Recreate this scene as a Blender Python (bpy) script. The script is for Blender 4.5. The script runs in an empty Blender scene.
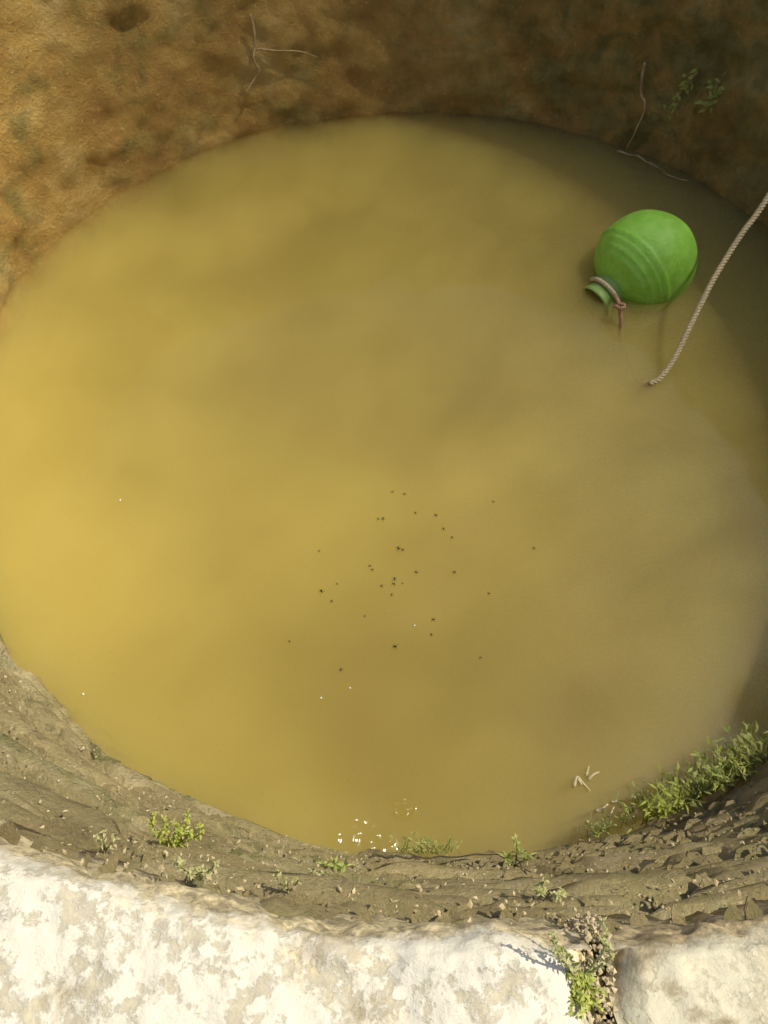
import bpy, bmesh, math, random
import numpy as np
from mathutils import Vector, Matrix, Euler, noise, Quaternion

random.seed(7)
rnd = random.Random(11)
R = math.radians
S = bpy.context.scene
COL = S.collection

# ------------------------------------------------------------------ camera
H = 1.70                       # camera height above the water
PITCH = 58.0                   # degrees below the horizon
FPX = 750.0
cam_d = bpy.data.cameras.new('camera')
cam_d.sensor_fit = 'VERTICAL'
cam_d.sensor_height = 36.0
cam_d.lens = 36.0 * FPX / 1024.0
cam_d.clip_start = 0.02
cam_d.clip_end = 2000.0
cam = bpy.data.objects.new('camera', cam_d)
cam.location = (0, 0, H)
cam.rotation_euler = (R(90 - PITCH), 0, 0)
COL.objects.link(cam)
S.camera = cam

# ------------------------------------------------------------------ light
SX, SY = 0.55, 0.12            # horizontal run of the sun's direction per metre of height
sun_dir = Vector((SX, SY, 1.0)).normalized()
elev = math.asin(sun_dir.z)
azim = math.atan2(sun_dir.x, sun_dir.y)
w = bpy.data.worlds.new('World')
S.world = w
w.use_nodes = True
nt = w.node_tree
bg = nt.nodes['Background']
sky = nt.nodes.new('ShaderNodeTexSky')
sky.sky_type = 'NISHITA'
sky.sun_disc = False
sky.sun_elevation = elev
sky.sun_rotation = azim
sky.air_density = 1.0
sky.dust_density = 3.0
nt.links.new(sky.outputs[0], bg.inputs['Color'])
bg.inputs['Strength'].default_value = 0.10
sun_l = bpy.data.lights.new('sun', 'SUN')
sun_l.energy = 4.0
sun_l.angle = R(0.5)
sun_l.color = (1.0, 0.93, 0.74)
sun = bpy.data.objects.new('sun', sun_l)
sun.rotation_euler = sun_dir.to_track_quat('Z', 'Y').to_euler()
sun.location = sun_dir * 20
COL.objects.link(sun)

S.view_settings.view_transform = 'Standard'
S.view_settings.look = 'None'
S.view_settings.gamma = 1.0
S.view_settings.exposure = 0.48
S.render.engine = 'CYCLES'
S.cycles.use_denoising = True
S.cycles.max_bounces = 12
S.cycles.diffuse_bounces = 4
S.cycles.volume_bounces = 6
S.cycles.transparent_max_bounces = 16
S.cycles.sample_clamp_indirect = 8.0

# ------------------------------------------------------------------ the well's measures
CX, CY = 0.127, 1.577          # axis of the shaft
R_WATER, R_RIM, Z_RIM = 1.37, 1.55, 1.05
Z_GROUND = 0.55
Z_BED = -1.1


def r_wall(z):
    return R_WATER + (R_RIM - R_WATER) * z / Z_RIM


def polar(phi, r, z):
    """phi in radians from the side nearest the camera, growing to the right"""
    return Vector((CX + r * math.sin(phi), CY - r * math.cos(phi), z))


def ray(u, v):
    a = R(PITCH)
    d = Vector(((u - 384) / FPX, 0, 0)) + Vector((0, math.sin(a), math.cos(a))) * (-(v - 512) / FPX) \
        + Vector((0, math.cos(a), -math.sin(a)))
    return d


def on_z(u, v, z):
    d = ray(u, v)
    return Vector((0, 0, H)) + d * ((z - H) / d.z)


def on_wall(u, v):
    """where the line of sight meets the shaft wall"""
    d = ray(u, v)
    prev = None
    n = 3000
    for i in range(n):
        t = 0.3 + i * 4.0 / n
        p = Vector((0, 0, H)) + d * t
        rr = math.hypot(p.x - CX, p.y - CY)
        inside = rr < r_wall(min(p.z, Z_RIM))
        if prev is True and not inside:
            return p
        if prev is None and p.z < Z_RIM and not inside:
            return p
        if p.z < Z_RIM or inside:
            prev = inside
        if p.z < 0:
            return p
    return p


# ------------------------------------------------------------------ object helpers
def link(o, parent=None):
    COL.objects.link(o)
    if parent is not None:
        o.parent = parent
    return o


def tag(o, label=None, cat=None, group=None, kind=None):
    if label: o['label'] = label
    if cat: o['category'] = cat
    if group: o['group'] = group
    if kind: o['kind'] = kind
    return o


def empty(name, loc, rot=(0, 0, 0)):
    o = bpy.data.objects.new(name, None)
    o.location = loc
    o.rotation_euler = rot
    o.empty_display_size = 0.05
    return link(o)


def mesh_obj(name, verts, faces, mat, parent=None, smooth=True):
    me = bpy.data.meshes.new(name)
    me.from_pydata([tuple(v) for v in verts], [], faces)
    me.materials.append(mat)
    if smooth:
        me.polygons.foreach_set('use_smooth', [True] * len(me.polygons))
    me.update()
    o = bpy.data.objects.new(name, me)
    return link(o, parent)


class MB:
    def __init__(s):
        s.v, s.f = [], []

    def add(s, vs, fs):
        n = len(s.v)
        s.v += [Vector(v) for v in vs]
        s.f += [tuple(i + n for i in f) for f in fs]

    def tube(s, pts, radii, seg=6, cap=True):
        pts = [Vector(p) for p in pts]
        if not hasattr(radii, '__len__'):
            radii = [radii] * len(pts)
        n0 = len(s.v)
        up = Vector((0.31, 0.17, 0.93))
        for i, p in enumerate(pts):
            t = (pts[min(i + 1, len(pts) - 1)] - pts[max(i - 1, 0)])
            if t.length < 1e-9: t = Vector((0, 0, 1))
            t.normalize()
            a = up - t * up.dot(t)
            if a.length < 1e-3: a = Vector((1, 0, 0)) - t * t.x
            a.normalize()
            up = a
            b = t.cross(a)
            for k in range(seg):
                th = 2 * math.pi * k / seg
                s.v.append(p + (a * math.cos(th) + b * math.sin(th)) * radii[i])
        for i in range(len(pts) - 1):
            for k in range(seg):
                k2 = (k + 1) % seg
                s.f.append((n0 + i * seg + k, n0 + i * seg + k2, n0 + (i + 1) * seg + k2, n0 + (i + 1) * seg + k))
        if cap:
            s.f.append(tuple(n0 + k for k in range(seg))[::-1])
            s.f.append(tuple(n0 + (len(pts) - 1) * seg + k for k in range(seg)))

    def leaf(s, base, direction, normal, length, width, droop=0.0):
        d = Vector(direction).normalized()
        n = Vector(normal)
        n = (n - d * n.dot(d))
        if n.length < 1e-4: n = Vector((0.3, 0.2, 1))
        n.normalize()
        side = d.cross(n)
        b = Vector(base)
        m = b + d * length * .5 + n * length * .06
        t = b + d * length - n * length * droop
        s.add([b, m + side * width * .5, t, m - side * width * .5, m - n * width * .18],
              [(0, 1, 4), (1, 2, 4), (2, 3, 4), (3, 0, 4)])

    def build(s, name, mat, parent=None, smooth=True):
        return mesh_obj(name, s.v, s.f, mat, parent, smooth)


def smooth_path(pts, n):
    """Catmull-Rom through pts"""
    pts = [Vector(p) for p in pts]
    P = [pts[0] * 2 - pts[1]] + pts + [pts[-1] * 2 - pts[-2]]
    out = []
    for i in range(1, len(P) - 2):
        for k in range(n):
            t = k / n
            a, b, c, d = P[i - 1], P[i], P[i + 1], P[i + 2]
            out.append(0.5 * ((2 * b) + (c - a) * t + (2 * a - 5 * b + 4 * c - d) * t * t + (3 * b - a - 3 * c + d) * t ** 3))
    out.append(pts[-1])
    return out


# ------------------------------------------------------------------ materials
def nmat(name):
    m = bpy.data.materials.new(name)
    m.use_nodes = True
    n = m.node_tree
    for x in list(n.nodes): n.nodes.remove(x)
    out = n.nodes.new('ShaderNodeOutputMaterial')
    return m, n, out


def noise_n(n, scale, detail=6, rough=.55, coord=None, dist=0.0):
    t = n.nodes.new('ShaderNodeTexNoise')
    t.inputs['Scale'].default_value = scale
    t.inputs['Detail'].default_value = detail
    t.inputs['Roughness'].default_value = rough
    t.inputs['Distortion'].default_value = dist
    if coord is not None: n.links.new(coord, t.inputs['Vector'])
    return t.outputs['Fac']


def ramp(n, fac, stops):
    r = n.nodes.new('ShaderNodeValToRGB')
    cr = r.color_ramp
    while len(cr.elements) < len(stops): cr.elements.new(0.5)
    for e, (p, c) in zip(cr.elements, stops):
        e.position = p
        e.color = (*c, 1) if hasattr(c, '__len__') else (c, c, c, 1)
    n.links.new(fac, r.inputs[0])
    return r.outputs[0]


def mixc(n, fac, a, b):
    m = n.nodes.new('ShaderNodeMix')
    m.data_type = 'RGBA'
    for sock, val in ((m.inputs[0], fac), (m.inputs[6], a), (m.inputs[7], b)):
        if hasattr(val, 'is_output'): n.links.new(val, sock)
        elif hasattr(val, '__len__'): sock.default_value = (*val, 1)
        else: sock.default_value = val
    return m.outputs[2]


def math_n(n, op, a, b=0.0, clamp=False):
    m = n.nodes.new('ShaderNodeMath')
    m.operation = op
    m.use_clamp = clamp
    for sock, val in ((m.inputs[0], a), (m.inputs[1], b)):
        if hasattr(val, 'is_output'): n.links.new(val, sock)
        else: sock.default_value = val
    return m.outputs[0]


def world_pos(n, stretch=(1, 1, 1)):
    g = n.nodes.new('ShaderNodeNewGeometry')
    if stretch == (1, 1, 1): return g.outputs['Position']
    mp = n.nodes.new('ShaderNodeMapping')
    mp.inputs['Scale'].default_value = stretch
    n.links.new(g.outputs['Position'], mp.inputs['Vector'])
    return mp.outputs[0]


def finish(n, out, color, rough=.85, bump=None, bump_d=.01, bump_s=1.0, spec=.3, normal=None, extra=None):
    p = n.nodes.new('ShaderNodeBsdfPrincipled')
    if hasattr(color, 'is_output'): n.links.new(color, p.inputs['Base Color'])
    else: p.inputs['Base Color'].default_value = (*color, 1)
    if hasattr(rough, 'is_output'): n.links.new(rough, p.inputs['Roughness'])
    else: p.inputs['Roughness'].default_value = rough
    p.inputs['Specular IOR Level'].default_value = spec
    if bump is not None:
        b = n.nodes.new('ShaderNodeBump')
        b.inputs['Distance'].default_value = bump_d
        b.inputs['Strength'].default_value = bump_s
        n.links.new(bump, b.inputs['Height'])
        n.links.new(b.outputs[0], p.inputs['Normal'])
    for k, v in (extra or {}).items():
        p.inputs[k].default_value = v
    n.links.new(p.outputs[0], out.inputs['Surface'])
    return p


def mat_masonry(name, dark, mid, pale, moss=0.4, bump_d=.012):
    m, n, out = nmat(name)
    P = world_pos(n)
    oi = n.nodes.new('ShaderNodeObjectInfo')
    a = noise_n(n, 5.0, 8, .62, P)
    c = ramp(n, a, [(.30, dark), (.52, mid), (.72, pale)])
    # lime runs and pale crust
    crust = noise_n(n, 26.0, 8, .7, P, .6)
    cm = ramp(n, crust, [(.56, 0.0), (.66, 1.0)])
    big = ramp(n, noise_n(n, 3.1, 3, .5, P), [(.45, 0.0), (.62, .75)])
    c = mixc(n, math_n(n, 'MULTIPLY', cm, big), c, pale)
    # thin pale runs and rootlets over the face
    vn = n.nodes.new('ShaderNodeTexNoise')
    vn.noise_type = 'RIDGED_MULTIFRACTAL'
    vn.inputs['Scale'].default_value = 3.4
    vn.inputs['Detail'].default_value = 7
    vn.inputs['Distortion'].default_value = .5
    n.links.new(P, vn.inputs['Vector'])
    vein = ramp(n, math_n(n, 'MULTIPLY', vn.outputs['Fac'], ramp(n, noise_n(n, 2.0, 3, .5, P), [(.42, 0.0), (.6, 1.0)])), [(.60, 0.0), (.95, .55)])
    c = mixc(n, vein, c, pale)
    sp = ramp(n, noise_n(n, 85.0, 4, .6, P, .3), [(.63, 0.0), (.70, .8)])
    c = mixc(n, sp, c, tuple(min(1, x * 1.15) for x in pale))
    # moss
    mo = ramp(n, noise_n(n, 4.3, 7, .65, world_pos(n, (1.0, 1.1, 1.3))), [(.50, 0.0), (.62, moss)])
    vd = n.nodes.new('ShaderNodeVectorMath')
    vd.operation = 'DISTANCE'
    n.links.new(P, vd.inputs[0])
    vd.inputs[1].default_value = (.95, 2.85, .25)
    mr = n.nodes.new('ShaderNodeMapRange')
    mr.inputs[1].default_value = 1.15; mr.inputs[2].default_value = .25
    n.links.new(vd.outputs['Value'], mr.inputs[0])
    damp = math_n(n, 'MULTIPLY', mr.outputs[0], ramp(n, noise_n(n, 7.0, 7, .7, P, .5), [(.40, 0.0), (.58, .75)]))
    mo = math_n(n, 'MAXIMUM', mo, damp)
    c = mixc(n, mo, c, mixc(n, ramp(n, noise_n(n, 22, 6, .7, P), [(.45, 0.0), (.66, 1.0)]), (.10, .125, .030), (.26, .27, .085)))
    # each stone a little different
    hv = n.nodes.new('ShaderNodeHueSaturation')
    v = math_n(n, 'MULTIPLY_ADD', oi.outputs['Random'], .35)
    n.nodes[-1].inputs[2].default_value = .82
    n.links.new(v, hv.inputs['Value'])
    n.links.new(c, hv.inputs['Color'])
    h = math_n(n, 'ADD', math_n(n, 'MULTIPLY', noise_n(n, 24, 9, .74, P), 1.3), math_n(n, 'MULTIPLY', noise_n(n, 110, 7, .75, P), .6))
    finish(n, out, hv.outputs[0], .88, h, bump_d)
    return m


M_STONE = mat_masonry('rough_stone', (.29, .225, .105), (.44, .36, .18), (.68, .58, .36), .6, .018)
M_MORTAR = mat_masonry('earth_and_mortar', (.38, .205, .050), (.54, .335, .085), (.66, .48, .18), .5, .024)
M_OUTER = mat_masonry('outer_masonry', (.16, .13, .09), (.30, .25, .18), (.52, .47, .37), .25)


def mat_lime(name, lime, base, dirt, thr=.5, dirt_amt=.5, sp_lo=.60):
    m, n, out = nmat(name)
    P = world_pos(n)
    big = noise_n(n, 20.0, 6, .6, P, .15)
    fine = noise_n(n, 85.0, 8, .7, P, .2)
    v = math_n(n, 'ADD', math_n(n, 'MULTIPLY', big, .55), math_n(n, 'MULTIPLY', fine, .5))
    mask = ramp(n, v, [(thr - .015, 0.0), (thr + .035, 1.0)])
    basec = mixc(n, ramp(n, noise_n(n, 120, 6, .7, P), [(.35, 0.0), (.7, 1.0)]), base, tuple(x * 1.25 for x in base))
    c = mixc(n, mask, basec, lime)
    # crust creeping over the rounded shoulder: depends on height, as dirt gathers below the worn lip
    sep = n.nodes.new('ShaderNodeSeparateXYZ')
    n.links.new(P, sep.inputs[0])
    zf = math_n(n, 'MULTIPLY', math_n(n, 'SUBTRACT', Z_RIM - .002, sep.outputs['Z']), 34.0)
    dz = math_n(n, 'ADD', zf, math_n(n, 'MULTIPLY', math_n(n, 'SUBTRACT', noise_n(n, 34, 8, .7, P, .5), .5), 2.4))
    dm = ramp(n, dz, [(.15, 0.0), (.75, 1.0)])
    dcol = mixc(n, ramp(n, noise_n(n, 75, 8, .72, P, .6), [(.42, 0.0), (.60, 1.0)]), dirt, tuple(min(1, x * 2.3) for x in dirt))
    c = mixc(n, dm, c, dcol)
    spots = ramp(n, noise_n(n, 15, 8, .7, P, .4), [(sp_lo, 0.0), (sp_lo + .09, dirt_amt)])
    c = mixc(n, spots, c, dirt)
    h = math_n(n, 'ADD', math_n(n, 'MULTIPLY', mask, .12), math_n(n, 'MULTIPLY', noise_n(n, 150, 7, .7, P), .5))
    finish(n, out, c, .9, h, .004)
    return m


M_LIME = mat_lime('flaking_limewash', (.57, .535, .45), (.39, .35, .26), (.29, .24, .145), .49, .55)
M_CEMENT = mat_lime('pale_cement', (.50, .465, .35), (.41, .37, .265), (.26, .205, .12), .47, .8, .53)


def mat_water():
    m, n, out = nmat('murky_water')
    P = world_pos(n)
    # broad slow swell, and small tight ripples where water was disturbed beside the near wall
    slow = noise_n(n, 2.2, 2, .4, P)
    rip = noise_n(n, 52, 0, .5, P, .0)

    def near(x, y, rad):
        vm = n.nodes.new('ShaderNodeVectorMath')
        vm.operation = 'DISTANCE'
        n.links.new(P, vm.inputs[0])
        vm.inputs[1].default_value = (x, y, 0)
        mr = n.nodes.new('ShaderNodeMapRange')
        mr.interpolation_type = 'SMOOTHSTEP'
        mr.inputs[1].default_value = rad
        mr.inputs[2].default_value = rad * .55
        n.links.new(vm.outputs['Value'], mr.inputs[0])
        return mr.outputs[0]
    p1, p2, p3 = on_z(354, 838, 0), on_z(378, 846, 0), on_z(403, 807, 0)
    k = math_n(n, 'MAXIMUM', math_n(n, 'MAXIMUM', near(p1.x, p1.y, .058), near(p2.x, p2.y, .045)), near(p3.x, p3.y, .030))
    h = math_n(n, 'ADD', math_n(n, 'MULTIPLY', slow, .010), math_n(n, 'MULTIPLY', math_n(n, 'MULTIPLY', rip, k), .0105))
    b = n.nodes.new('ShaderNodeBump')
    b.inputs['Distance'].default_value = 1.0
    n.links.new(h, b.inputs['Height'])
    fr = n.nodes.new('ShaderNodeFresnel')
    fr.inputs['IOR'].default_value = 1.33
    n.links.new(b.outputs[0], fr.inputs['Normal'])
    gl = n.nodes.new('ShaderNodeBsdfAnisotropic')
    n.links.new(math_n(n, 'MULTIPLY_ADD', k, .11), gl.inputs['Roughness'])
    gl.inputs['Roughness'].links[0].from_node.inputs[2].default_value = .06
    n.links.new(b.outputs[0], gl.inputs['Normal'])
    tr = n.nodes.new('ShaderNodeBsdfTransparent')
    sx = n.nodes.new('ShaderNodeSeparateXYZ')
    n.links.new(P, sx.inputs[0])
    film = math_n(n, 'MULTIPLY', math_n(n, 'SUBTRACT', sx.outputs['X'], -.05), .95, True)
    film = math_n(n, 'MULTIPLY', film, ramp(n, noise_n(n, 2.6, 7, .62, P, .8), [(.30, .10), (.70, .42)]))
    film = math_n(n, 'MULTIPLY', film, ramp(n, noise_n(n, 140, 4, .7, P), [(.35, .55), (.65, 1.0)]))
    dust = ramp(n, noise_n(n, 170, 3, .7, P), [(.62, .015), (.74, .16)])
    fd = n.nodes.new('ShaderNodeBsdfDiffuse')
    n.links.new(mixc(n, film, (.42, .33, .14), (.24, .37, .05)), fd.inputs['Color'])
    fm = n.nodes.new('ShaderNodeMixShader')
    n.links.new(math_n(n, 'MAXIMUM', film, dust), fm.inputs[0])
    n.links.new(tr.outputs[0], fm.inputs[1])
    n.links.new(fd.outputs[0], fm.inputs[2])
    mx = n.nodes.new('ShaderNodeMixShader')
    n.links.new(fr.outputs[0], mx.inputs[0])
    n.links.new(fm.outputs[0], mx.inputs[1])
    n.links.new(gl.outputs[0], mx.inputs[2])
    n.links.new(mx.outputs[0], out.inputs['Surface'])
    pv = n.nodes.new('ShaderNodeVolumePrincipled')
    pv.inputs['Color'].default_value = (.895, .80, .33, 1)
    pv.inputs['Density'].default_value = 11.0
    pv.inputs['Anisotropy'].default_value = 0.0
    n.links.new(pv.outputs[0], out.inputs['Volume'])
    return m


M_WATER = mat_water()


def mat_simple(name, c1, c2, scale=20, rough=.8, bump_d=.002, spec=.3, trans=0.0, extra=None, lo=.35, hi=.65):
    m, n, out = nmat(name)
    P = world_pos(n)
    f = noise_n(n, scale, 6, .6, P)
    c = mixc(n, ramp(n, f, [(lo, 0.0), (hi, 1.0)]), c1, c2)
    p = finish(n, out, c, rough, noise_n(n, scale * 4, 5, .6, P), bump_d, 1.0, spec, extra=extra)
    if trans:
        t = n.nodes.new('ShaderNodeBsdfTranslucent')
        n.links.new(c, t.inputs[0])
        mx = n.nodes.new('ShaderNodeMixShader')
        mx.inputs[0].default_value = trans
        n.links.new(p.outputs[0], mx.inputs[1])
        n.links.new(t.outputs[0], mx.inputs[2])
        n.links.new(mx.outputs[0], out.inputs['Surface'])
    return m


M_POT = mat_simple('green_plastic', (.24, .56, .045), (.33, .64, .09), 30, .5, .002, .5,
                   extra={'Subsurface Weight': .25, 'Subsurface Radius': (.02, .03, .01)})
M_POT_PALE = mat_simple('pale_green_plastic', (.22, .36, .07), (.30, .44, .12), 14, .4, .001, .5)
M_ROPE = mat_simple('jute_rope', (.50, .40, .22), (.72, .60, .37), 150, .9, .002)
M_KNOT = mat_simple('wet_rope', (.36, .20, .11), (.50, .31, .18), 150, .8, .002)
M_LEAF_Y = mat_simple('yellow_green_leaf', (.34, .40, .07), (.50, .52, .14), 60, .6, .001, .3, .35)
M_LEAF = mat_simple('green_leaf', (.26, .32, .08), (.46, .48, .17), 40, .6, .001, .3, .35)
M_LEAF_P = mat_simple('pale_leaf', (.36, .36, .15), (.52, .50, .26), 60, .7, .001, .3, .3)
M_STRAW = mat_simple('dry_straw', (.48, .40, .22), (.66, .57, .34), 60, .8, .001)
M_ROOT = mat_simple('dry_root', (.30, .20, .085), (.48, .36, .17), 30, .9, .003)
M_TWIG = mat_simple('dark_twig', (.035, .028, .018), (.07, .055, .03), 60, .85, .001)
M_BUG = mat_simple('dark_insect_shell', (.012, .010, .006), (.03, .022, .012), 200, .35, .0005)
M_FOAM = mat_simple('white_fleck', (.75, .74, .66), (.85, .84, .78), 200, .4, .0005)
M_MUD = mat_simple('well_mud', (.08, .055, .025), (.14, .10, .05), 6, .9, .01)
M_SOIL = mat_simple('dry_ground', (.20, .15, .09), (.34, .27, .17), 2.5, .95, .03)

# ------------------------------------------------------------------ setting: ground, water, bed
gv, gf = [], []
NS = 96
rings = [2.12, 2.6, 3.4, 5, 8, 14, 30, 80, 250, 900]
for r in rings:
    for k in range(NS):
        th = 2 * math.pi * k / NS
        p = polar(th, r, Z_GROUND)
        if r > 2.2: p.z += .05 * noise.noise(Vector((p.x * .5, p.y * .5, 3)))
        gv.append(p)
for i in range(len(rings) - 1):
    for k in range(NS):
        k2 = (k + 1) % NS
        gf.append((i * NS + k, i * NS + k2, (i + 1) * NS + k2, (i + 1) * NS + k))
tag(mesh_obj('ground', gv, gf, M_SOIL), kind='structure')

# closed body of murky water; its sides end inside the masonry
NW = 96
wv, wf = [Vector((CX, CY, 0))], []
RW = R_WATER + .05
for rr in (RW * .25, RW * .5, RW * .75, RW):
    for k in range(NW):
        wv.append(polar(2 * math.pi * k / NW, rr, 0))
for k in range(NW): wf.append((0, 1 + k, 1 + (k + 1) % NW))
for i in range(3):
    for k in range(NW):
        a, b = 1 + i * NW + k, 1 + i * NW + (k + 1) % NW
        wf.append((a, a + NW, b + NW, b))
top0 = 1 + 3 * NW
bot0 = len(wv)
for k in range(NW): wv.append(polar(2 * math.pi * k / NW, RW, Z_BED - .03))
for k in range(NW):
    k2 = (k + 1) % NW
    wf.append((top0 + k, bot0 + k, bot0 + k2, top0 + k2))
wf.append(tuple(bot0 + k for k in range(NW))[::-1])
wo = mesh_obj('water', wv, wf, M_WATER, None, False)
bm = bmesh.new(); bm.from_mesh(wo.data); bmesh.ops.recalc_face_normals(bm, faces=bm.faces); bm.to_mesh(wo.data); bm.free()
tag(wo, kind='structure')

# ------------------------------------------------------------------ the well
well = tag(empty('stone_well', (CX, CY, Z_GROUND)),
           'round open stone well with pale rim slabs and rough mossy brown shaft', 'well')
well_off = Vector((CX, CY, Z_GROUND))


def fbm(p, octv=5, h=.6):
    return noise.fractal(p, h * 1.6, 2.0, octv, noise_basis='PERLIN_ORIGINAL')


def wall_disp(p):
    q = Vector((p.x, p.y, p.z * 1.6))
    d = .024 * fbm(q * 2.6, 3) + .016 * fbm(q * 9.0 + Vector((5, 1, 2)), 5) + (.009 * fbm(q * 38.0, 3) if p.y < 1.3 else 0)
    return d


# lining: one bed of earth and mortar that the stones sit in, finer where it is near
phis = []
ph = -math.pi
while ph < math.pi - 1e-6:
    phis.append(ph)
    ph += R(.6)
zs = [Z_BED + .0, -.6, -.3, -.15]
z = -.08
while z < .93:
    zs.append(z); z += .022
zs += [.93, .95, .975]
lv, lf = [], []
for zz in zs:
    for ph in phis:
        p = polar(ph, r_wall(zz) + .022, zz)
        r = r_wall(zz) + .014 - wall_disp(p)
        lv.append(polar(ph, r, zz) - well_off)
n1 = len(phis)
for i in range(len(zs) - 1):
    for k in range(n1):
        k2 = (k + 1) % n1
        lf.append((i * n1 + k, (i + 1) * n1 + k, (i + 1) * n1 + k2, i * n1 + k2))
lining = mesh_obj('shaft_lining', lv, lf, M_MORTAR, well)
lining.data.materials.append(M_STONE)          # grey-brown rubble on the near side, bare orange earth beyond
for pl_ in lining.data.polygons:
    c_ = pl_.center
    a_ = abs(math.atan2(c_.x, -c_.y)) + .12 * noise.noise(c_ * 6)
    pl_.material_index = 1 if a_ < R(64) else 0
# bed of mud at the bottom
bv = [Vector((CX, CY, Z_BED + .02)) - well_off] + [polar(2 * math.pi * k / 48, R_WATER - .02, Z_BED + .01) - well_off for k in range(48)]
mesh_obj('mud_bed', bv, [(0, 1 + k, 1 + (k + 1) % 48) for k in range(48)], M_MUD, well)
# outer face of the parapet
ov, of = [], []
for i, zz in enumerate((Z_GROUND - .2, Z_GROUND + .1, .72, .885)):
    for k in range(120):
        th = 2 * math.pi * k / 120
        p = polar(th, 2.10, zz)
        ov.append(polar(th, 2.10 + .02 * fbm(p * 4, 4), zz) - well_off)
for i in range(3):
    for k in range(120):
        k2 = (k + 1) % 120
        of.append((i * 120 + k, i * 120 + k2, (i + 1) * 120 + k2, (i + 1) * 120 + k))
mesh_obj('outer_wall', ov, of, M_OUTER, well)


# stones of the shaft: a dozen shapes shared between them
def stone_mesh(seed, nx=9, nz=4):
    vs, fs = [], []
    s = Vector((seed * 3.7, seed * 1.3, seed * 7.1))
    for j in range(nz + 1):
        for i in range(nx + 1):
            x, zz = i / nx * 2 - 1, j / nz * 2 - 1
            ex, ez = abs(x) ** 3, abs(zz) ** 2.5
            prot = 1.0 - .7 * max(ex, ez) ** 2.2
            prot += .34 * noise.noise(Vector((x * 1.7, zz * 1.7, 0)) + s) + .22 * noise.noise(Vector((x * 5, zz * 4, 0)) + s)
            wob = .20 * noise.noise(Vector((x * 1.3, zz * 1.3, 4)) + s)
            wob2 = .26 * noise.noise(Vector((x * 1.3, zz * 1.3, 9)) + s)
            vs.append(Vector((x * (.5 - .10 * ez) + wob * .5, prot, zz * (.5 - .12 * ex) + wob2 * .5)))
    for j in range(nz):
        for i in range(nx):
            a = j * (nx + 1) + i
            fs.append((a, a + nx + 1, a + nx + 2, a + 1))
    edge = [i for i in range(nx + 1)] + [j * (nx + 1) + nx for j in range(1, nz + 1)] + \
           [nz * (nx + 1) + i for i in range(nx - 1, -1, -1)] + [j * (nx + 1) for j in range(nz - 1, 0, -1)]
    b0 = len(vs)
    for e in edge:
        v = vs[e]
        vs.append(Vector((v.x, -1.2, v.z)))
    for k in range(len(edge)):
        k2 = (k + 1) % len(edge)
        fs.append((edge[k], edge[k2], b0 + k2, b0 + k))
    me = bpy.data.meshes.new('stone')
    me.from_pydata([tuple(v) for v in vs], [], fs)
    me.materials.append(M_STONE)
    me.polygons.foreach_set('use_smooth', [True] * len(me.polygons))
    me.update()
    return me


stone_shapes = [stone_mesh(i) for i in range(12)]
z = -.03
batter = math.atan2(R_RIM - R_WATER, Z_RIM)
n_st = 0
PH_MAX = R(62)
while z < .87:
    hgt = rnd.uniform(.040, .078)
    ph = -PH_MAX + rnd.uniform(-.1, .1)
    while ph < PH_MAX:
        wd = rnd.uniform(.12, .38)
        dphi = wd / r_wall(z)
        c = ph + dphi / 2
        zc = z + hgt / 2 + rnd.uniform(-.010, .010)
        if rnd.random() < .84 and n_st < 296:
            o = bpy.data.objects.new('stone', rnd.choice(stone_shapes))
            o.location = polar(c, r_wall(zc) + .010, zc) - well_off
            o.rotation_euler = Euler((batter + rnd.uniform(-.14, .14), rnd.uniform(-.07, .07), c + rnd.uniform(-.06, .06)))
            o.scale = (wd * 1.0, rnd.choice((.010, .013, .017, .024)), hgt * rnd.uniform(.82, 1.02))
            link(o, well)
            n_st += 1
        ph += dphi
    z += hgt + rnd.uniform(.0, .006)


# small chips of stone and lime stuck all over the near face
cm_ = MB()
for i in range(3600):
    c = rnd.uniform(-R(48), R(48)); zc = rnd.uniform(.02, .98) ** .85
    s_ = rnd.choice((.0008, .001, .0013, .0018, .0026)) * rnd.uniform(.7, 1.3) * (1.1 if zc < .45 else .9)
    p = polar(c, r_wall(zc) + .010 - rnd.uniform(.004, .022), zc) - well_off
    q = Quaternion((rnd.gauss(0, 1), rnd.gauss(0, 1), rnd.gauss(0, 1), rnd.gauss(0, 1))).normalized()
    cm_.add([p + q @ Vector((v[0] * s_ * 1.5, v[1] * s_, v[2] * s_ * .6)) for v in ((1, .1, 0), (-1, .2, 0), (0, 1, .1), (.1, -1, 0), (0, 0, 1), (0, .2, -1))],
            [(0, 2, 4), (2, 1, 4), (1, 3, 4), (3, 0, 4), (2, 0, 5), (1, 2, 5), (3, 1, 5), (0, 3, 5)])
M_CHIP = mat_simple('stone_chip', (.24, .18, .09), (.52, .44, .28), 35, .9, .002)
tag(cm_.build('stone_chips', M_CHIP, well, False), kind='stuff')
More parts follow.
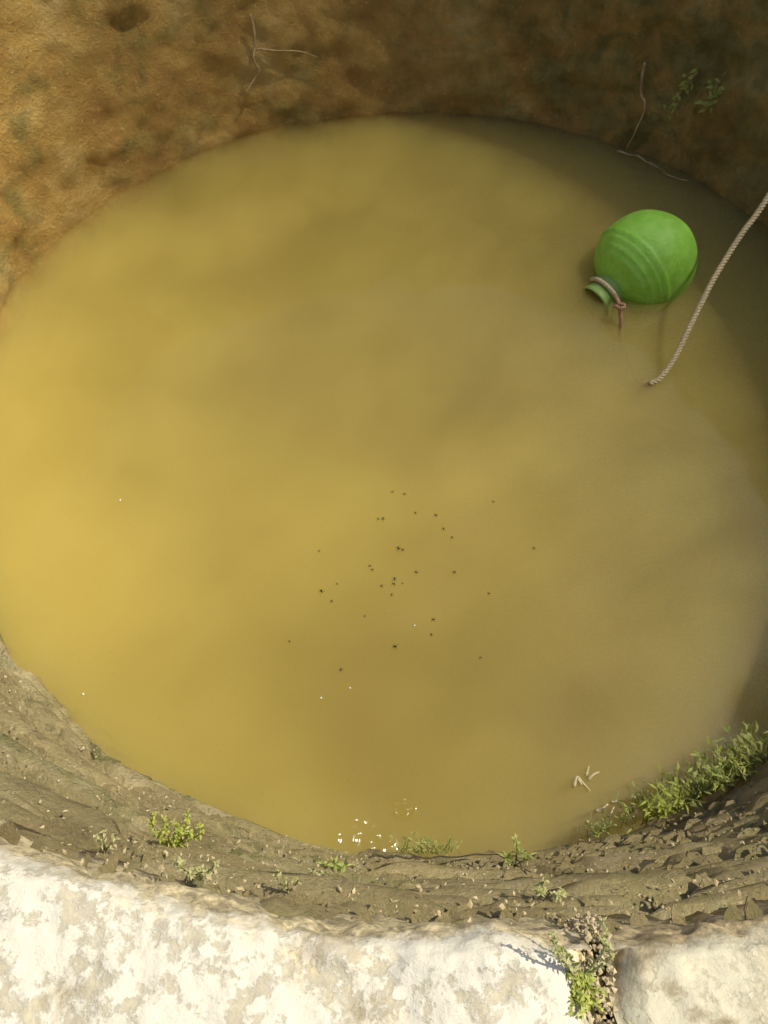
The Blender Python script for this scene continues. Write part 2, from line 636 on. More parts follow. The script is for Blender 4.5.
# thin flaking edges of stone and old mortar standing proud in broken level lines
fm_ = MB()
for i in range(1500):
    c = rnd.uniform(-R(50), R(50)); zc = rnd.uniform(.03, .97)
    wd_ = rnd.uniform(.006, .034) * (1.5 if rnd.random() < .15 else 1); th_ = rnd.uniform(.0012, .0035); pr_ = rnd.uniform(.014, .022)
    k_ = 1.0 - .72 * zc; wd_ *= k_; th_ *= k_; pr_ = pr_ * k_ + .006 * (1 - k_)
    p = polar(c, r_wall(zc) + .006, zc) - well_off
    tx = Vector((math.cos(c), math.sin(c), rnd.gauss(0, .10))).normalized()
    nx_ = Vector((-math.sin(c), math.cos(c), rnd.gauss(.15, .15))).normalized()
    uz = tx.cross(nx_)
    top_, low_ = [], []
    for t_, e_ in ((-1, .1), (-.55, .75 + rnd.uniform(-.3, .2)), (0, 1 + rnd.uniform(-.35, .2)), (.6, .8 + rnd.uniform(-.3, .2)), (1, .05)):
        q = p + tx * wd_ * t_ + nx_ * pr_ * e_
        top_.append(q + uz * th_ * rnd.uniform(.4, 1.2)); low_.append(q - uz * th_ * rnd.uniform(.4, 1.5))
    bk = [p + tx * wd_ - nx_ * .02, p - tx * wd_ - nx_ * .02]
    fm_.add(top_ + low_ + bk, [(0, 1, 2, 3, 4, 10, 11), (9, 8, 7, 6, 5, 11, 10)] + [(k, k + 5, k + 6, k + 1) for k in range(4)])
tag(fm_.build('stone_flakes', M_STONE, well, False), kind='stuff')


# rim slabs
def rim_slab(a0, a1, fine, mat, seed, lift=0.0):
    gap = .0036 if fine else .003
    a0 += gap; a1 -= gap
    # profile from the foot of the inner face, over the worn shoulder, across the top and down the outside
    zt = Z_RIM + lift
    prof = [(1.530, .862), (1.534, .90), (1.540, .94)]
    ns = 22 if fine else 5
    for i in range(ns + 1):
        t = i / ns * math.pi / 2
        prof.append((1.543 + .024 * (1 - math.cos(t)), .985 + (zt - .985) * math.sin(t)))
    r = 1.567
    st = .0045 if fine else .06
    while r < (1.76 if fine else 2.08):
        r += st; prof.append((r, zt))
    while r < 2.08:
        r += .05; prof.append((r, zt))
    prof += [(2.125, zt - .02), (2.13, zt - .08), (2.13, .875), (2.05, .862)]
    span = a1 - a0
    if fine:
        # fine steps in the part that the photograph sees
        aa = []
        a = a0
        while a < a1:
            aa.append(a)
            a += .0028 if abs(a) < .27 else .02
        aa.append(a1)
    else:
        na = 26
        aa = [a0 + span * k / na for k in range(na + 1)]
    vs, fs = [], []
    for j, (r, zz) in enumerate(prof):
        for k, a in enumerate(aa):
            p = polar(a, r, zz)
            e = min(k, len(aa) - 1 - k)
            edge_in = min((a - a0), (a1 - a)) * 1.55
            d = .010 * fbm(p * 7 + Vector((seed, 0, 0)), 4)
            if fine:
                rough = 1.0 if r < 1.575 else .45
                d += .0070 * rough * fbm(p * 26, 5) + .0022 * fbm(p * 95, 3)
            chip = 0
            if edge_in < .02:
                chip = (.02 - edge_in) * (.9 + 1.2 * noise.noise(p * 30))
            nrm = Vector((-math.sin(a), math.cos(a), 0))
            tt = min(max((r - 1.54) / .03, 0), 1)
            if r > 2.12: tt = .3; nrm = -nrm
            q = p + (nrm * (1 - tt) + Vector((0, 0, 1)) * tt) * d
            q.z -= chip * (1 if tt > .5 else 0)
            # ragged end of the slab along the crack
            ww = .007 * noise.noise(Vector((p.x * 3 * 0 + seed, r * 22, zz * 22))) + .004 * noise.noise(Vector((seed, r * 70, 4)))
            if e < 6:
                q += Vector((math.cos(a), math.sin(a), 0)) * ww * (1 - e / 6)
            vs.append(q - well_off)
    na = len(aa)
    for j in range(len(prof) - 1):
        for k in range(na - 1):
            fs.append((j * na + k, j * na + k + 1, (j + 1) * na + k + 1, (j + 1) * na + k))
    fs.append(tuple(j * na for j in range(len(prof)))[::-1])
    fs.append(tuple(j * na + na - 1 for j in range(len(prof))))
    last = (len(prof) - 1) * na
    for k in range(na - 1):
        fs.append((last + k, last + k + 1, k + 1, k))
    o = mesh_obj('rim_slab', vs, fs, mat, well)
    return o


crack = R(1.35)
nslab = 10
for k in range(nslab):
    a0 = crack + k * 2 * math.pi / nslab
    a1 = a0 + 2 * math.pi / nslab
    if k == 0:
        o = rim_slab(a0, a1, True, M_CEMENT, 3.3, .004)
        o['label'] = 'smoother pale cement rim slab right of the crack'
    elif k == nslab - 1:
        o = rim_slab(a0 - 2 * math.pi, a1 - 2 * math.pi, True, M_LIME, 9.1)
        o['label'] = 'whitewashed flaking rim slab left of the crack'
    else:
        rim_slab(a0, a1, False, M_LIME if k % 3 else M_CEMENT, k * 1.7)
# crumbling fill in the crack
cf = MB()
for i in range(900):
    r = rnd.uniform(1.555, 1.76)
    p = polar(crack + rnd.gauss(0, .0034), r, Z_RIM - .012 + rnd.uniform(-.02, .006)) - well_off
    if i % 3 == 0: p = polar(crack + rnd.gauss(0, .0034), rnd.uniform(1.532, 1.552), rnd.uniform(.87, 1.04)) - well_off
    s = rnd.uniform(.001, .0032)
    q = Quaternion((rnd.gauss(0, 1), rnd.gauss(0, 1), rnd.gauss(0, 1), rnd.gauss(0, 1))).normalized()
    cf.add([p + q @ (Vector(v) * s) for v in ((1, 0, 0), (-1, .2, 0), (0, 1, .1), (.1, -1, 0), (0, 0, 1), (0, .2, -1))],
           [(0, 2, 4), (2, 1, 4), (1, 3, 4), (3, 0, 4), (2, 0, 5), (1, 2, 5), (3, 1, 5), (0, 3, 5)])
tag(cf.build('crack_rubble', M_CHIP, well, False), kind='stuff')

# ------------------------------------------------------------------ the green pot
pc = on_z(645, 262, .032)
axis = Vector((-.77, -.55, -.31)).normalized()
pot = tag(empty('water_pot', pc), 'round green plastic water pot lying half sunk with its neck towards lower left', 'pot')
pot.rotation_euler = axis.to_track_quat('Z', 'Y').to_euler()


def lathe(name, prof, mat, parent, seg=64, dent=0.0):
    vs, fs = [], []
    for r, zz in prof:
        for k in range(seg):
            th = 2 * math.pi * k / seg
            rr = r
            if dent: rr *= 1 + dent * noise.noise(Vector((math.cos(th) * 1.3, math.sin(th) * 1.3, zz * 9)))
            vs.append(Vector((rr * math.cos(th), rr * math.sin(th), zz)))
    for i in range(len(prof) - 1):
        for k in range(seg):
            k2 = (k + 1) % seg
            fs.append((i * seg + k, i * seg + k2, (i + 1) * seg + k2, (i + 1) * seg + k))
    if prof[0][0] < .02: fs.append(tuple(range(seg))[::-1])
    return mesh_obj(name, vs, fs, mat, parent)


RB = .163
body = [(.001, -.150)]
for i in range(0, 41):
    t = -75 + i * (75 + 55) / 40
    rr = RB * math.cos(R(t)) ** .9
    zz = RB * .96 * math.sin(R(t))
    # moulded hoops on the shoulder
    hoop = 0
    for hc in (.050, .072, .094, .112):
        hoop += .0065 * math.exp(-((zz - hc) / .0050) ** 2)
    body.append((rr + hoop, zz))
body += [(.074, .143), (.058, .152)]
lathe('body', body, M_POT, pot, 72, .05)
lathe('neck', [(.062, .150), (.059, .162), (.057, .176), (.058, .190), (.060, .193), (.058, .196), (.058, .205), (.062, .209), (.062, .216),
               (.059, .219), (.055, .216), (.054, .205), (.053, .196), (.052, .176), (.056, .155)], M_POT_PALE, pot, 48)
PR = pot.rotation_euler.to_matrix()


def pot_pt(x, y, z):
    return pc + PR @ Vector((x, y, z))


# ------------------------------------------------------------------ the rope
rope_end = on_z(650, 384, 0)
rope = tag(empty('rope', rope_end), 'thin twisted jute rope tied round the pot and rising from the water at right', 'rope')


def twisted(path, rad, pitch=.022, strands=3):
    mb = MB()
    # resample evenly
    L = [0]
    for a, b in zip(path, path[1:]): L.append(L[-1] + (b - a).length)
    step = pitch / 7
    pts = []
    j = 0
    s = 0
    while s < L[-1]:
        while j < len(L) - 2 and L[j + 1] < s: j += 1
        t = (s - L[j]) / max(L[j + 1] - L[j], 1e-9)
        pts.append(path[j].lerp(path[j + 1], t))
        s += step
    for q in range(strands):
        up = Vector((.2, .1, .95))
        sp = []
        for i, p in enumerate(pts):
            t = (pts[min(i + 1, len(pts) - 1)] - pts[max(i - 1, 0)]).normalized()
            a = (up - t * up.dot(t)).normalized(); up = a
            b = t.cross(a)
            th = 2 * math.pi * (i / 7 + q / strands)
            sp.append(p + (a * math.cos(th) + b * math.sin(th)) * rad * .52)
        mb.tube(sp, rad * .55, 5)
    return mb


def fibres(mb, path, n, ln):
    for _ in range(n):
        p = rnd.choice(path)
        d = Vector((rnd.gauss(0, 1), rnd.gauss(0, 1), rnd.gauss(0, 1))).normalized()
        mb.tube([p, p + d * ln * .6, p + d * ln + Vector((0, 0, -ln * .3))], [.0006, .0005, .0003], 3)


def shift(mb, off):
    mb.v = [v - off for v in mb.v]
    return mb


knot_p = on_z(621, 312, .055)
# loop round the neck
loop = []
for k in range(25):
    th = 2 * math.pi * k / 24
    loop.append(pot_pt(.065 * math.cos(th), .065 * math.sin(th), .172 + .006 * math.sin(th)))
shift(twisted(loop, .0075), rope_end).build('neck_loop', M_ROPE, rope)
# knot where the loop meets the line
# the place on the loop that lies nearest the knot seen in the picture
near_loop = min(loop, key=lambda q: (q - knot_p).length)
kn = near_loop + (knot_p - near_loop) * .8
kp = []
for k in range(40):
    t = k / 39 * 2 * math.pi * 1.5
    kp.append(kn + Vector((.011 * math.sin(t) + .006 * math.sin(2 * t), .011 * math.cos(t), .008 * math.sin(1.5 * t + 1))))
shift(twisted([near_loop] + kp, .0056), rope_end).build('knot', M_KNOT, rope)
tail = smooth_path([kn, on_z(621, 322, .012), on_z(620, 333, -.03), on_z(624, 350, -.11), on_z(634, 372, -.13), on_z(642, 384, -.06), rope_end], 8)
shift(twisted(tail, .0066), rope_end).build('sunken_length', M_KNOT, rope)
hang_far = on_z(768, 197, .33)


def near_line(u, v, a, b):
    """the point of a line of sight that lies closest to the line from a to b"""
    d1, d2, w0 = ray(u, v), b - a, Vector((0, 0, H)) - a
    A, B, C_, D, E = d1.dot(d1), d1.dot(d2), d2.dot(d2), d1.dot(w0), d2.dot(w0)
    return Vector((0, 0, H)) + d1 * ((B * E - C_ * D) / (A * C_ - B * B))


hang = [rope_end] + [near_line(u, v, rope_end, hang_far) for u, v in ((661, 377), (675, 357), (688, 330), (700, 306), (716, 275), (741, 235))] + [hang_far]
e = polar(R(120), 1.555, Z_RIM + .0)
hang += [Vector((1.31, 2.20, .56)), polar(R(119.5), 1.49, .86), polar(R(120), 1.545, Z_RIM - .0), polar(R(120.5), 1.60, Z_RIM + .02), polar(R(121), 1.78, Z_RIM + .012), polar(R(123), 1.95, Z_RIM + .012),
         polar(R(124), 2.12, Z_RIM + .01), polar(R(124.5), 2.15, Z_RIM - .12), polar(R(124.5), 2.16, Z_GROUND + .12), polar(R(125), 2.3, Z_GROUND + .04)]
hp = smooth_path(hang, 8)
hm = twisted(hp, .0088, .03)
fibres(hm, hp[:60], 60, .009)
shift(hm, rope_end).build('hanging_length', M_ROPE, rope)


# ------------------------------------------------------------------ small plants on the near wall
def stalk_mesh(pts, n_leaf, ln, wd, rad=.0007, spread=1.0, bushy=1):
    mb = MB()
    path = smooth_path(pts, 6)
    mb.tube(path, [rad * (1.2 - .8 * i / len(path)) for i in range(len(path))], 4)
    for i in range(n_leaf):
        f = .12 + .88 * (i + rnd.random()) / n_leaf
        j = min(int(f * (len(path) - 1)), len(path) - 2)
        p = path[j].lerp(path[j + 1], rnd.random())
        t = (path[j + 1] - path[j]).normalized()
        for _ in range(bushy):
            d = (t * rnd.uniform(.3, .9) + Vector((rnd.gauss(0, 1), rnd.gauss(0, 1), rnd.gauss(0, 1))).normalized() * spread).normalized()
            mb.leaf(p, d, Vector((rnd.gauss(0, .4), rnd.gauss(0, .4), 1)), ln * rnd.uniform(.6, 1.2) * (1.15 - .5 * f), wd * rnd.uniform(.7, 1.2), rnd.uniform(0, .3))
    return mb


def plant(name, label, cat, u, v, stalks, mat, group=None, base=None, lnwd=(.008, .003), n_leaf=26, bushy=1, spread=1.0, rad=.0008):
    """stalks: list of end points as (u, v, metres nearer to the eye than the wall)"""
    b = base if base is not None else on_wall(u, v)
    root = tag(empty(name, b), label, cat, group)
    dist = (b - Vector((0, 0, H))).length
    for (eu, ev, bend) in stalks:
        de = ray(eu, ev).normalized()
        lift = .94 if base is None else .985
        tip = Vector((0, 0, H)) + de * dist * lift
        mid = b.lerp(tip, .5) + Vector((bend * .01 * dist, .004, .012 * dist))
        mb = stalk_mesh([b, mid, tip], n_leaf, lnwd[0], lnwd[1], rad, spread, bushy)
        shift(mb, b).build('stalk', mat, root)
    return root


G1 = 'small weeds rooted in the near wall'
plant('weed', 'bushy yellow green weed on the near wall, largest at left', 'weed', 172, 850,
      [(155, 812, -1), (163, 818, 0), (172, 822, 1), (187, 812, 1), (199, 826, 2), (180, 832, 0), (166, 830, -1), (190, 832, 1)], M_LEAF_Y, G1, n_leaf=22, bushy=2, lnwd=(.008, .0028))
plant('weed', 'thin pale forked weed below the bushy weed at left', 'weed', 200, 880,
      [(180, 861, -1), (216, 864, 1), (190, 876, 0), (206, 874, 0)], M_LEAF_P, G1, n_leaf=24, lnwd=(.007, .0025), bushy=2)
plant('weed', 'tiny pale upright weed left of the sun glints', 'weed', 289, 892, [(282, 870, -1), (292, 880, 1), (286, 880, 0)], M_LEAF_P, G1, n_leaf=16, lnwd=(.006, .0022))
plant('weed', 'faint small weed just right of the tiny pale upright one', 'weed', 314, 884, [(311, 868, 0), (318, 874, 1)], M_LEAF_P, G1, n_leaf=14, lnwd=(.006, .002))
plant('weed', 'small crusty weed at the rim edge at far left', 'weed', 106, 850, [(96, 838, 0), (112, 838, 1), (104, 832, 0)], M_LEAF_P, G1, n_leaf=18, lnwd=(.006, .0025))
plant('weed', 'pale weed with two short stems above the rim crack', 'weed', 553, 900,
      [(546, 880, -1), (556, 892, 1), (541, 893, -1), (560, 898, 0)], M_LEAF_P, G1, n_leaf=20, lnwd=(.009, .003))
plant('weed', 'single upright green stem at the water edge', 'weed', 515, 866, [(516, 838, 0), (509, 858, -1), (521, 852, 1)], M_LEAF, G1, n_leaf=18, lnwd=(.018, .005))
plant('weed', 'low dull green weed in the wall left of centre', 'weed', 335, 872, [(329, 866, -1), (341, 867, 1), (336, 864, 0)], M_LEAF, G1, n_leaf=16, lnwd=(.014, .004))

# bright tuft growing out of the crack in the rim
cb = polar(crack - .010, 1.575, Z_RIM - .012)
cr = tag(empty('weed', cb), 'bright yellow green tuft growing from the crack in the rim', 'weed', G1)
for (eu, ev, bnd) in [(551, 932, -1), (556, 945, -1), (603, 918, 1), (598, 934, 2)]:
    de = ray(eu, ev).normalized()
    dist = (cb - Vector((0, 0, H))).length
    tip = Vector((0, 0, H)) + de * dist * (.90 if ev < 940 else .95)
    mid = cb.lerp(tip, .5) + Vector((bnd * .007, .0, .008))
    shift(stalk_mesh([cb, mid, tip], 26, .0055, .0022, .0009, 1.1, 2), cb).build('stalk', M_LEAF_P, cr)
for i in range(26):
    a = rnd.uniform(0, 6.28)
    d = Vector((math.cos(a) * .9, math.sin(a), .9)).normalized()
    L = rnd.uniform(.008, .020)
    b0 = cb + Vector((rnd.uniform(-.016, .002), rnd.uniform(-.018, .008), .004))
    mid = b0 + d * L * .6
    mb = stalk_mesh([b0, mid, mid + Vector((d.x, d.y, -.2)) * L * .5], 12, .0065, .0026, .0005, .9, 1)
    shift(mb, cb).build('stalk', M_LEAF_Y, cr)
# dead straw caught in the crack
for i, (t0, dx) in enumerate(((1.60, .010), (1.63, .004), (1.66, .012))):
    b0 = polar(crack + .004, t0, Z_RIM + .004)
    d = Vector((.03 - i * .012, -.035 + .004 * i, .004))
    mb = MB(); mb.tube(smooth_path([b0, b0 + d * .5 + Vector((.002, 0, .006)), b0 + d], 5), .0009, 4)
    names = ('thin dead straw at the top of the rim crack', 'thin dead straw halfway down the rim crack', 'thin dead straw at the bottom of the rim crack')
    o = shift(mb, b0).build('straw', M_STRAW); o.location = b0
    tag(o, names[i], 'straw', 'dead straws lying over the rim crack')


# grassy clumps along the right water edge
def clump(u, v, sc, label, mat, n=60, lean=(0, 0), group='grass clumps along the water edge', leaf=None):
    b = on_wall(u, v)
    mb = MB()
    nrm = Vector((CX - b.x, CY - b.y, 0)).normalized()
    tan = Vector((-nrm.y, nrm.x, 0))
    for i in range(n):
        p0 = tan * rnd.gauss(0, .030 * sc) + Vector((0, 0, rnd.uniform(-.03, .04) * sc)) + nrm * .02
        d = (nrm * rnd.uniform(.2, 1.0) + tan * rnd.gauss(0, .5) + Vector((0, 0, rnd.uniform(.3, 1.1)))).normalized()
        L = rnd.uniform(.035, .085) * sc
        p1 = p0 + d * L * .55
        p2 = p1 + (d + Vector((rnd.gauss(0, .3), rnd.gauss(0, .3), -.45))).normalized() * L * .5
        mb.tube([p0, p1, p2], [.0012 * sc, .0010 * sc, .0003], 3)
        for q in range(4):
            pp = p0.lerp(p1, rnd.random()) if q < 2 else p1.lerp(p2, rnd.random())
            dd = (d + Vector((rnd.gauss(0, .9), rnd.gauss(0, .9), rnd.gauss(0, .6)))).normalized()
            mb.leaf(pp, dd, (rnd.gauss(0, .4), rnd.gauss(0, .4), 1), rnd.uniform(.012, .026) * sc, rnd.uniform(.003, .0065) * sc, .2)
    o = mb.build('grass_clump', mat)
    o.location = b
    tag(o, label, 'grass clump', group)
    return o


clump(666, 828, 1.0, 'yellowish grass clump at the left end of the green ledge', M_LEAF_Y, 34)
clump(655, 815, .8, 'small spiky clump just left of the green ledge', M_LEAF, 18)
clump(690, 814, 1.1, 'green leafy clump second from the left on the ledge', M_LEAF, 38)
clump(714, 804, 1.1, 'green leafy clump in the middle of the ledge', M_LEAF, 38)
clump(740, 790, 1.1, 'green leafy clump near the right edge of the photo', M_LEAF_Y, 38)
clump(764, 776, 1.2, 'green leafy clump cut by the right edge of the photo', M_LEAF, 38)
clump(414, 865, .6, 'faint green clump at the water edge right of the glints', M_LEAF, 16)
clump(440, 864, .55, 'low green clump at the water edge below centre', M_LEAF, 20)
clump(600, 846, .6, 'sparse green clump in shade under the floating twigs', M_LEAF, 18)
plant('weed', 'tall single pale stem over the right grassy ledge', 'weed', 752, 790, [(742, 766, -1)], M_LEAF_P, G1, n_leaf=9, lnwd=(.016, .004), rad=.0014)


# floating dry twigs
def float_twig(segs, label, rad=.0035):
    c = on_z(*segs[0][0], .004)
    mb = MB()
    for s in segs:
        pts = [on_z(u, v, .004 + .004 * (i % 2)) - c for i, (u, v) in enumerate(s)]
        path = smooth_path(pts, 4)
        mb.tube(path, [rad * (1.1 - .6 * i / len(path)) for i in range(len(path))], 5)
    o = mb.build('dry_twig', M_STRAW)
    o.location = c
    return tag(o, label, 'twig', 'dry straw twigs floating by the near wall')


float_twig([[(574, 787), (577, 777), (582, 782), (590, 791)], [(577, 777), (582, 785)]], 'pale forked twig floating highest, left half of the pair')
float_twig([[(586, 776), (589, 766)], [(588, 780), (593, 775), (599, 772)]], 'pale forked twig floating highest, right half of the pair')
float_twig([[(596, 811), (602, 809), (608, 804)]], 'short bent twig floating left of the arched one')
float_twig([[(609, 817), (612, 811), (614, 807)], [(611, 802), (619, 802), (622, 808)]], 'arched pale twig floating in the middle', .0028)
float_twig([[(627, 816), (632, 817), (636, 816)], [(633, 808), (635, 804)]], 'short bright twig floating next to the green ledge')
float_twig([[(587, 821), (590, 825), (592, 824)]], 'tiny pale scrap floating left of the shade', .0034)
float_twig([[(589, 843), (589.5, 836), (590, 832)], [(579, 840), (583, 840)]], 'thin upright straw at the shaded water edge', .0022)

# dark thin twig along the water's edge under the centre
def wall_line(name, pix, rad, mat, label, cat, off=.02, group=None, wob=.004, kids=()):
    P = [on_wall(u, v) for u, v in pix]
    P = [p + Vector((CX - p.x, CY - p.y, .25)).normalized() * off for p in P]
    c = P[0].copy()
    root = tag(empty(name, c), label, cat, group)
    path = smooth_path([p - c for p in P], 8)
    path = [p + Vector((noise.noise(p * 17), noise.noise(p * 20 + Vector((7, 0, 0))), noise.noise(p * 20 + Vector((0, 9, 0))))) * wob for p in path]
    mb = MB(); mb.tube(path, [rad * (1.1 - .7 * i / len(path)) for i in range(len(path))], 6)
    mb.build('stem', mat, root)
    for k in kids:
        Q = [on_wall(u, v) for u, v in k]
        Q = [p + Vector((CX - p.x, CY - p.y, .25)).normalized() * off * .9 - c for p in Q]
        mb = MB(); pt = smooth_path(Q, 6)
        mb.tube(pt, [rad * .6 * (1.1 - .7 * i / len(pt)) for i in range(len(pt))], 5)
        mb.build('side_root' if 'root' in name else 'side_stem', mat, root)
    return root


wall_line('dark_twig', [(368, 868), (400, 868), (440, 867), (480, 865), (505, 864), (520, 872), (533, 889)], .0016, M_TWIG,
          'thin dark twig lying along the near wall at the water edge', 'twig', .016, None, .010)

# dry roots trailing down the far wall
G2 = 'dry roots trailing over the far wall'
wall_line('dry_root', [(249, 14), (254, 34), (251, 52), (256, 72), (244, 92)], .006, M_ROOT, 'thin root hanging down the far wall left of centre', 'root', .009, G2, .014, kids=([(254, 48), (275, 50), (300, 51), (318, 57)],))
wall_line('dry_root', [(618, 150), (640, 156), (658, 166), (676, 177), (690, 182)], .0045, M_ROOT, 'pale root low on the far wall above the green pot', 'root', .009, G2, .014)
wall_line('dry_root', [(646, 62), (641, 90), (645, 108), (638, 128), (628, 146)], .006, M_ROOT, 'root hanging at upper right left of the leafy creeper', 'root', .009, G2, .014)


def creeper(pix, label):
    P = [on_wall(u, v) for u, v in pix]
    P = [p + Vector((CX - p.x, CY - p.y, .2)).normalized() * .03 for p in P]
    c = P[0].copy()
    root = tag(empty('creeper', c), label, 'creeper', 'leafy creepers on the far wall at upper right')
    path = smooth_path([p - c for p in P], 8)
    mb = MB(); mb.tube(path, .003, 5); mb.build('stem', M_ROOT, root)
    lm = MB()
    for i in range(26):
        p = rnd.choice(path) + Vector((rnd.gauss(0, .012), 0, rnd.gauss(0, .012)))
        d = Vector((rnd.gauss(0, 1), -abs(rnd.gauss(0, .6)), rnd.gauss(0, 1))).normalized()
        lm.leaf(p, d, (rnd.gauss(0, .4), -.6, .8), rnd.uniform(.018, .035), rnd.uniform(.009, .016), .2)
    lm.build('foliage', M_LEAF_Y, root)
    return root


creeper([(700, 70), (690, 82), (680, 95), (672, 112)], 'leafy creeper sprig leftmost of the pair on the far wall')
creeper([(722, 78), (716, 96), (710, 108)], 'leafy creeper sprig nearer the right edge of the far wall')

# ------------------------------------------------------------------ water insects and flecks
bug_px = [(332, 153), (367, 160), (400, 215), (460, 222), (290, 233), (304, 233), (483, 262), (508, 288), (630, 182), (115, 328),
          (350, 320), (362, 324), (265, 372), (272, 383), (402, 390), (515, 390), (338, 410), (336, 425), (362, 424), (300, 431),
          (168, 425), (122, 446), (152, 476), (330, 457), (617, 453), (447, 575), (340, 610), (453, 530), (180, 678), (592, 643),
          (250, 520), (28, 595), (750, 320)]
BUG_LAB = {(630, 182): 'tiny dark insect on the water highest and well right of the others',
           (750, 320): 'tiny dark insect on the water farthest to the right of all',
           (28, 595): 'tiny dark insect on the water farthest to the left of all',
           (180, 678): 'tiny dark insect on the water lowest of the whole scatter',
           (617, 453): 'tiny dark insect on the water alone to the right of the cluster',
           (115, 328): 'tiny dark insect on the water alone at the upper left of the cluster'}
bm_ = MB()
prof = [(0, -.0050), (.0012, -.0044), (.0020, -.002), (.0021, .001), (.0015, .0035), (.0017, .0042), (.0011, .0055), (0, .006)]
sg = 8
vs = [Vector((r * math.cos(2 * math.pi * k / sg), y, .7 * r * math.sin(2 * math.pi * k / sg))) for r, y in prof for k in range(sg)]
fs = [(i * sg + k, i * sg + (k + 1) % sg, (i + 1) * sg + (k + 1) % sg, (i + 1) * sg + k) for i in range(len(prof) - 1) for k in range(sg)]
bm_.add(vs, fs)
lg = MB()
for sx in (-1, 1):
    for y0, y1 in ((.003, .007), (.0, .0005), (-.0015, -.007)):
        lg.tube([(sx * .0015, y0, .0), (sx * .0045, (y0 + y1) / 2, .0022), (sx * .0075, y1, -.0022)], .00035, 3)
bug = empty('water_insect', (0, 0, 0))
bb = bm_.build('body', M_BUG, bug)
ll = lg.build('legs', M_BUG, bug)
tag(bug, 'tiny dark insect resting on the open murky water', 'insect', 'tiny dark insects scattered on the water')
for i, (x, y) in enumerate(bug_px):
    u, v = 280 + x / 2.954, 440 + y / 2.954
    if i == 0:
        o = bug
    else:
        o = bug.copy(); link(o)
        for ch in (bb, ll):
            c2 = ch.copy(); link(c2); c2.parent = o
    if (x, y) in BUG_LAB: o['label'] = BUG_LAB[(x, y)]
    o.location = on_z(u, v, .0028)
    o.rotation_euler = (0, 0, rnd.uniform(0, 6.28))
    s = rnd.uniform(.45, 1.0)
    o.scale = (s, s, s)
fl_px = [(414.4, 625.5, 'tiny white fleck floating below the insects'), (350, 688, 'tiny white fleck floating left below the insects'),
         (321, 698, 'dull tiny fleck floating leftmost below the insects'), (120, 500, 'tiny pale fleck floating on the bright left water'),
         (83, 694, 'tiny pale fleck floating at lower left')]
for u, v, lab in fl_px:
    mb = MB(); mb.add([v_ * (.0036) for v_ in map(Vector, ((1, 0, 0), (0, 1, 0), (-1, .1, 0), (.1, -1, 0), (0, 0, .5), (0, 0, -.4)))],
                      [(0, 1, 4), (1, 2, 4), (2, 3, 4), (3, 0, 4), (1, 0, 5), (2, 1, 5), (3, 2, 5), (0, 3, 5)])
    o = mb.build('floating_fleck', M_FOAM); o.location = on_z(u, v, .001)
    tag(o, lab, 'fleck', 'pale flecks floating on the water')
print('stones', n_st)

# ------------------------------------------------------------------ unseen tree added so that its thin crown shades part of the well
def crown_shade_density(x, y):
    """leaves per unit of ground covered, seen along the sun's direction"""
    e = math.hypot((x - 3.4) / 5.2, (y - 2.8) / 4.4)
    d = .40 * (x + .9) + .50 * (y - .70) + .55 * math.exp(-(x + .1) ** 2 / .5 - (y - .48) ** 2 / .08) + 2.2 * max(0, x - .84)  # leaf density shaped to grade the shade across the water
    d = min(d, 1.9) * min(1, max(0, (1.0 - e) / .12))
    return max(d, 0)


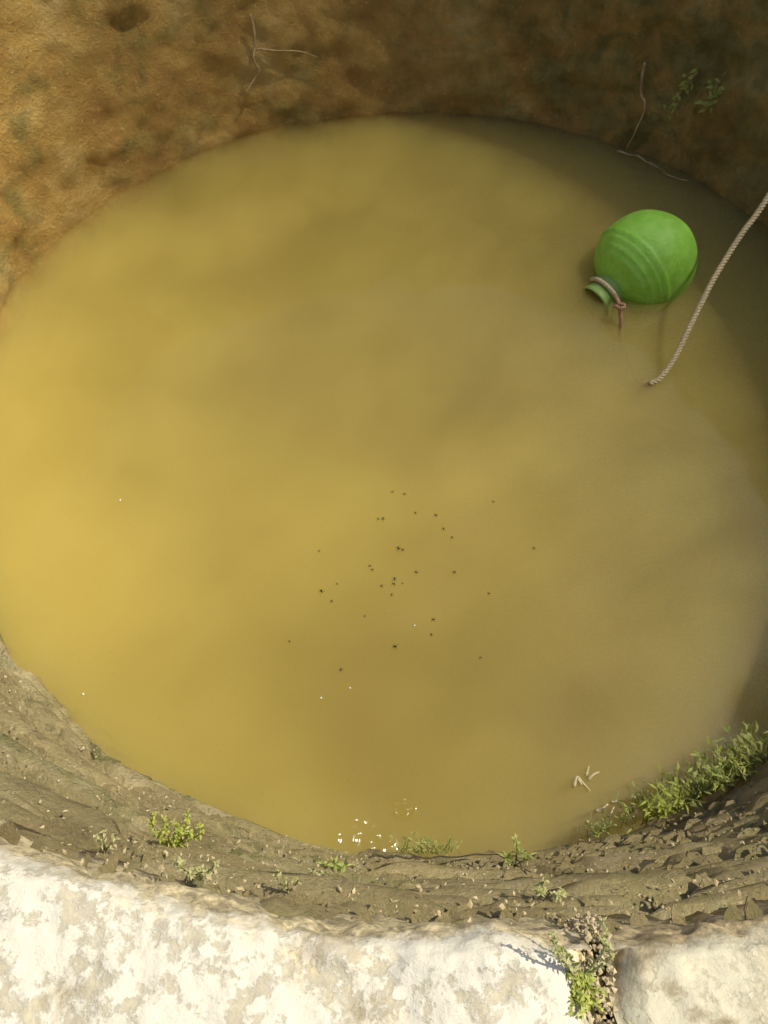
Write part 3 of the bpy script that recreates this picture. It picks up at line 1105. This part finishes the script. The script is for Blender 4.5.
TH = 24.0
tb = Vector((13.5, 9.6, Z_GROUND))
tree = tag(empty('added_shade_tree', tb), 'added unseen tree right of the well, its thin high crown shaped to shade the water', 'tree')
M_BARK = mat_simple('bark', (.10, .075, .05), (.20, .16, .11), 6, .95, .02)
M_CROWN = mat_simple('tree_leaf', (.045, .085, .018), (.09, .13, .03), 1.5, .6, .001, .3, .3)
top = Vector((3.6 + SX * TH, 3.2 + SY * TH, TH))
mb = MB()
tp = smooth_path([tb - Vector((0, 0, .3)), tb + Vector((-.2, -.3, 5)), tb.lerp(top, .45) + Vector((.5, .6, .6)), top + Vector((.3, .2, -3.5)), top + Vector((0, 0, 2.5))], 6)
mb.tube(tp, [.34 * (1 - .85 * i / len(tp)) for i in range(len(tp))], 12)
shift(mb, tb).build('trunk', M_BARK, tree)
for i in range(16):
    j = int(len(tp) * (.5 + .45 * i / 16))
    a = i * 2.4
    p0 = tp[j]
    L = rnd.uniform(2.8, 4.4) * (1.1 - .4 * i / 16)
    p1 = p0 + Vector((math.cos(a) * L, math.sin(a) * L * .85, L * .45))
    mb = MB()
    pth = smooth_path([p0, p0.lerp(p1, .5) + Vector((0, 0, .35)), p1], 5)
    mb.tube(pth, [.085 * (1 - .8 * q / len(pth)) for q in range(len(pth))], 6)
    for q in range(5):
        t0 = pth[3 + q]
        a2 = a + rnd.uniform(-1, 1)
        mb.tube([t0, t0 + Vector((math.cos(a2) * .8, math.sin(a2) * .8, .3)), t0 + Vector((math.cos(a2) * 1.5, math.sin(a2) * 1.5, .35))], [.028, .018, .006], 5)
    shift(mb, tb).build('limb', M_BARK, tree)
rng = random.Random(5)
lm = MB()
lv, lf = [], []
PER = 840
for ix in range(-20, 90):
    for iy in range(-20, 75):
        x0, y0 = ix * .1, iy * .1
        n_ = crown_shade_density(x0, y0) * PER * .01
        n_ = int(n_) + (1 if rng.random() < n_ % 1 else 0)
        for _ in range(n_):
            x, y = x0 + rng.random() * .1, y0 + rng.random() * .1
            h = TH + rng.uniform(-2.6, 2.6)
            b = Vector((x + SX * h, y + SY * h, h)) - tb
            d = Vector((rng.gauss(0, 1), rng.gauss(0, 1), rng.gauss(0, .5))).normalized()
            sd = d.cross(Vector((rng.gauss(0, .4), rng.gauss(0, .4), 1))).normalized()
            L, W = rng.uniform(.06, .10), rng.uniform(.017, .027)
            k = len(lv)
            lv += [b, b + d * L * .45 + sd * W, b + d * L, b + d * L * .45 - sd * W]
            lf.append((k, k + 1, k + 2, k + 3))
tag(mesh_obj('foliage', lv, lf, M_CROWN, tree, False), kind='stuff')
print('leaves', len(lf))
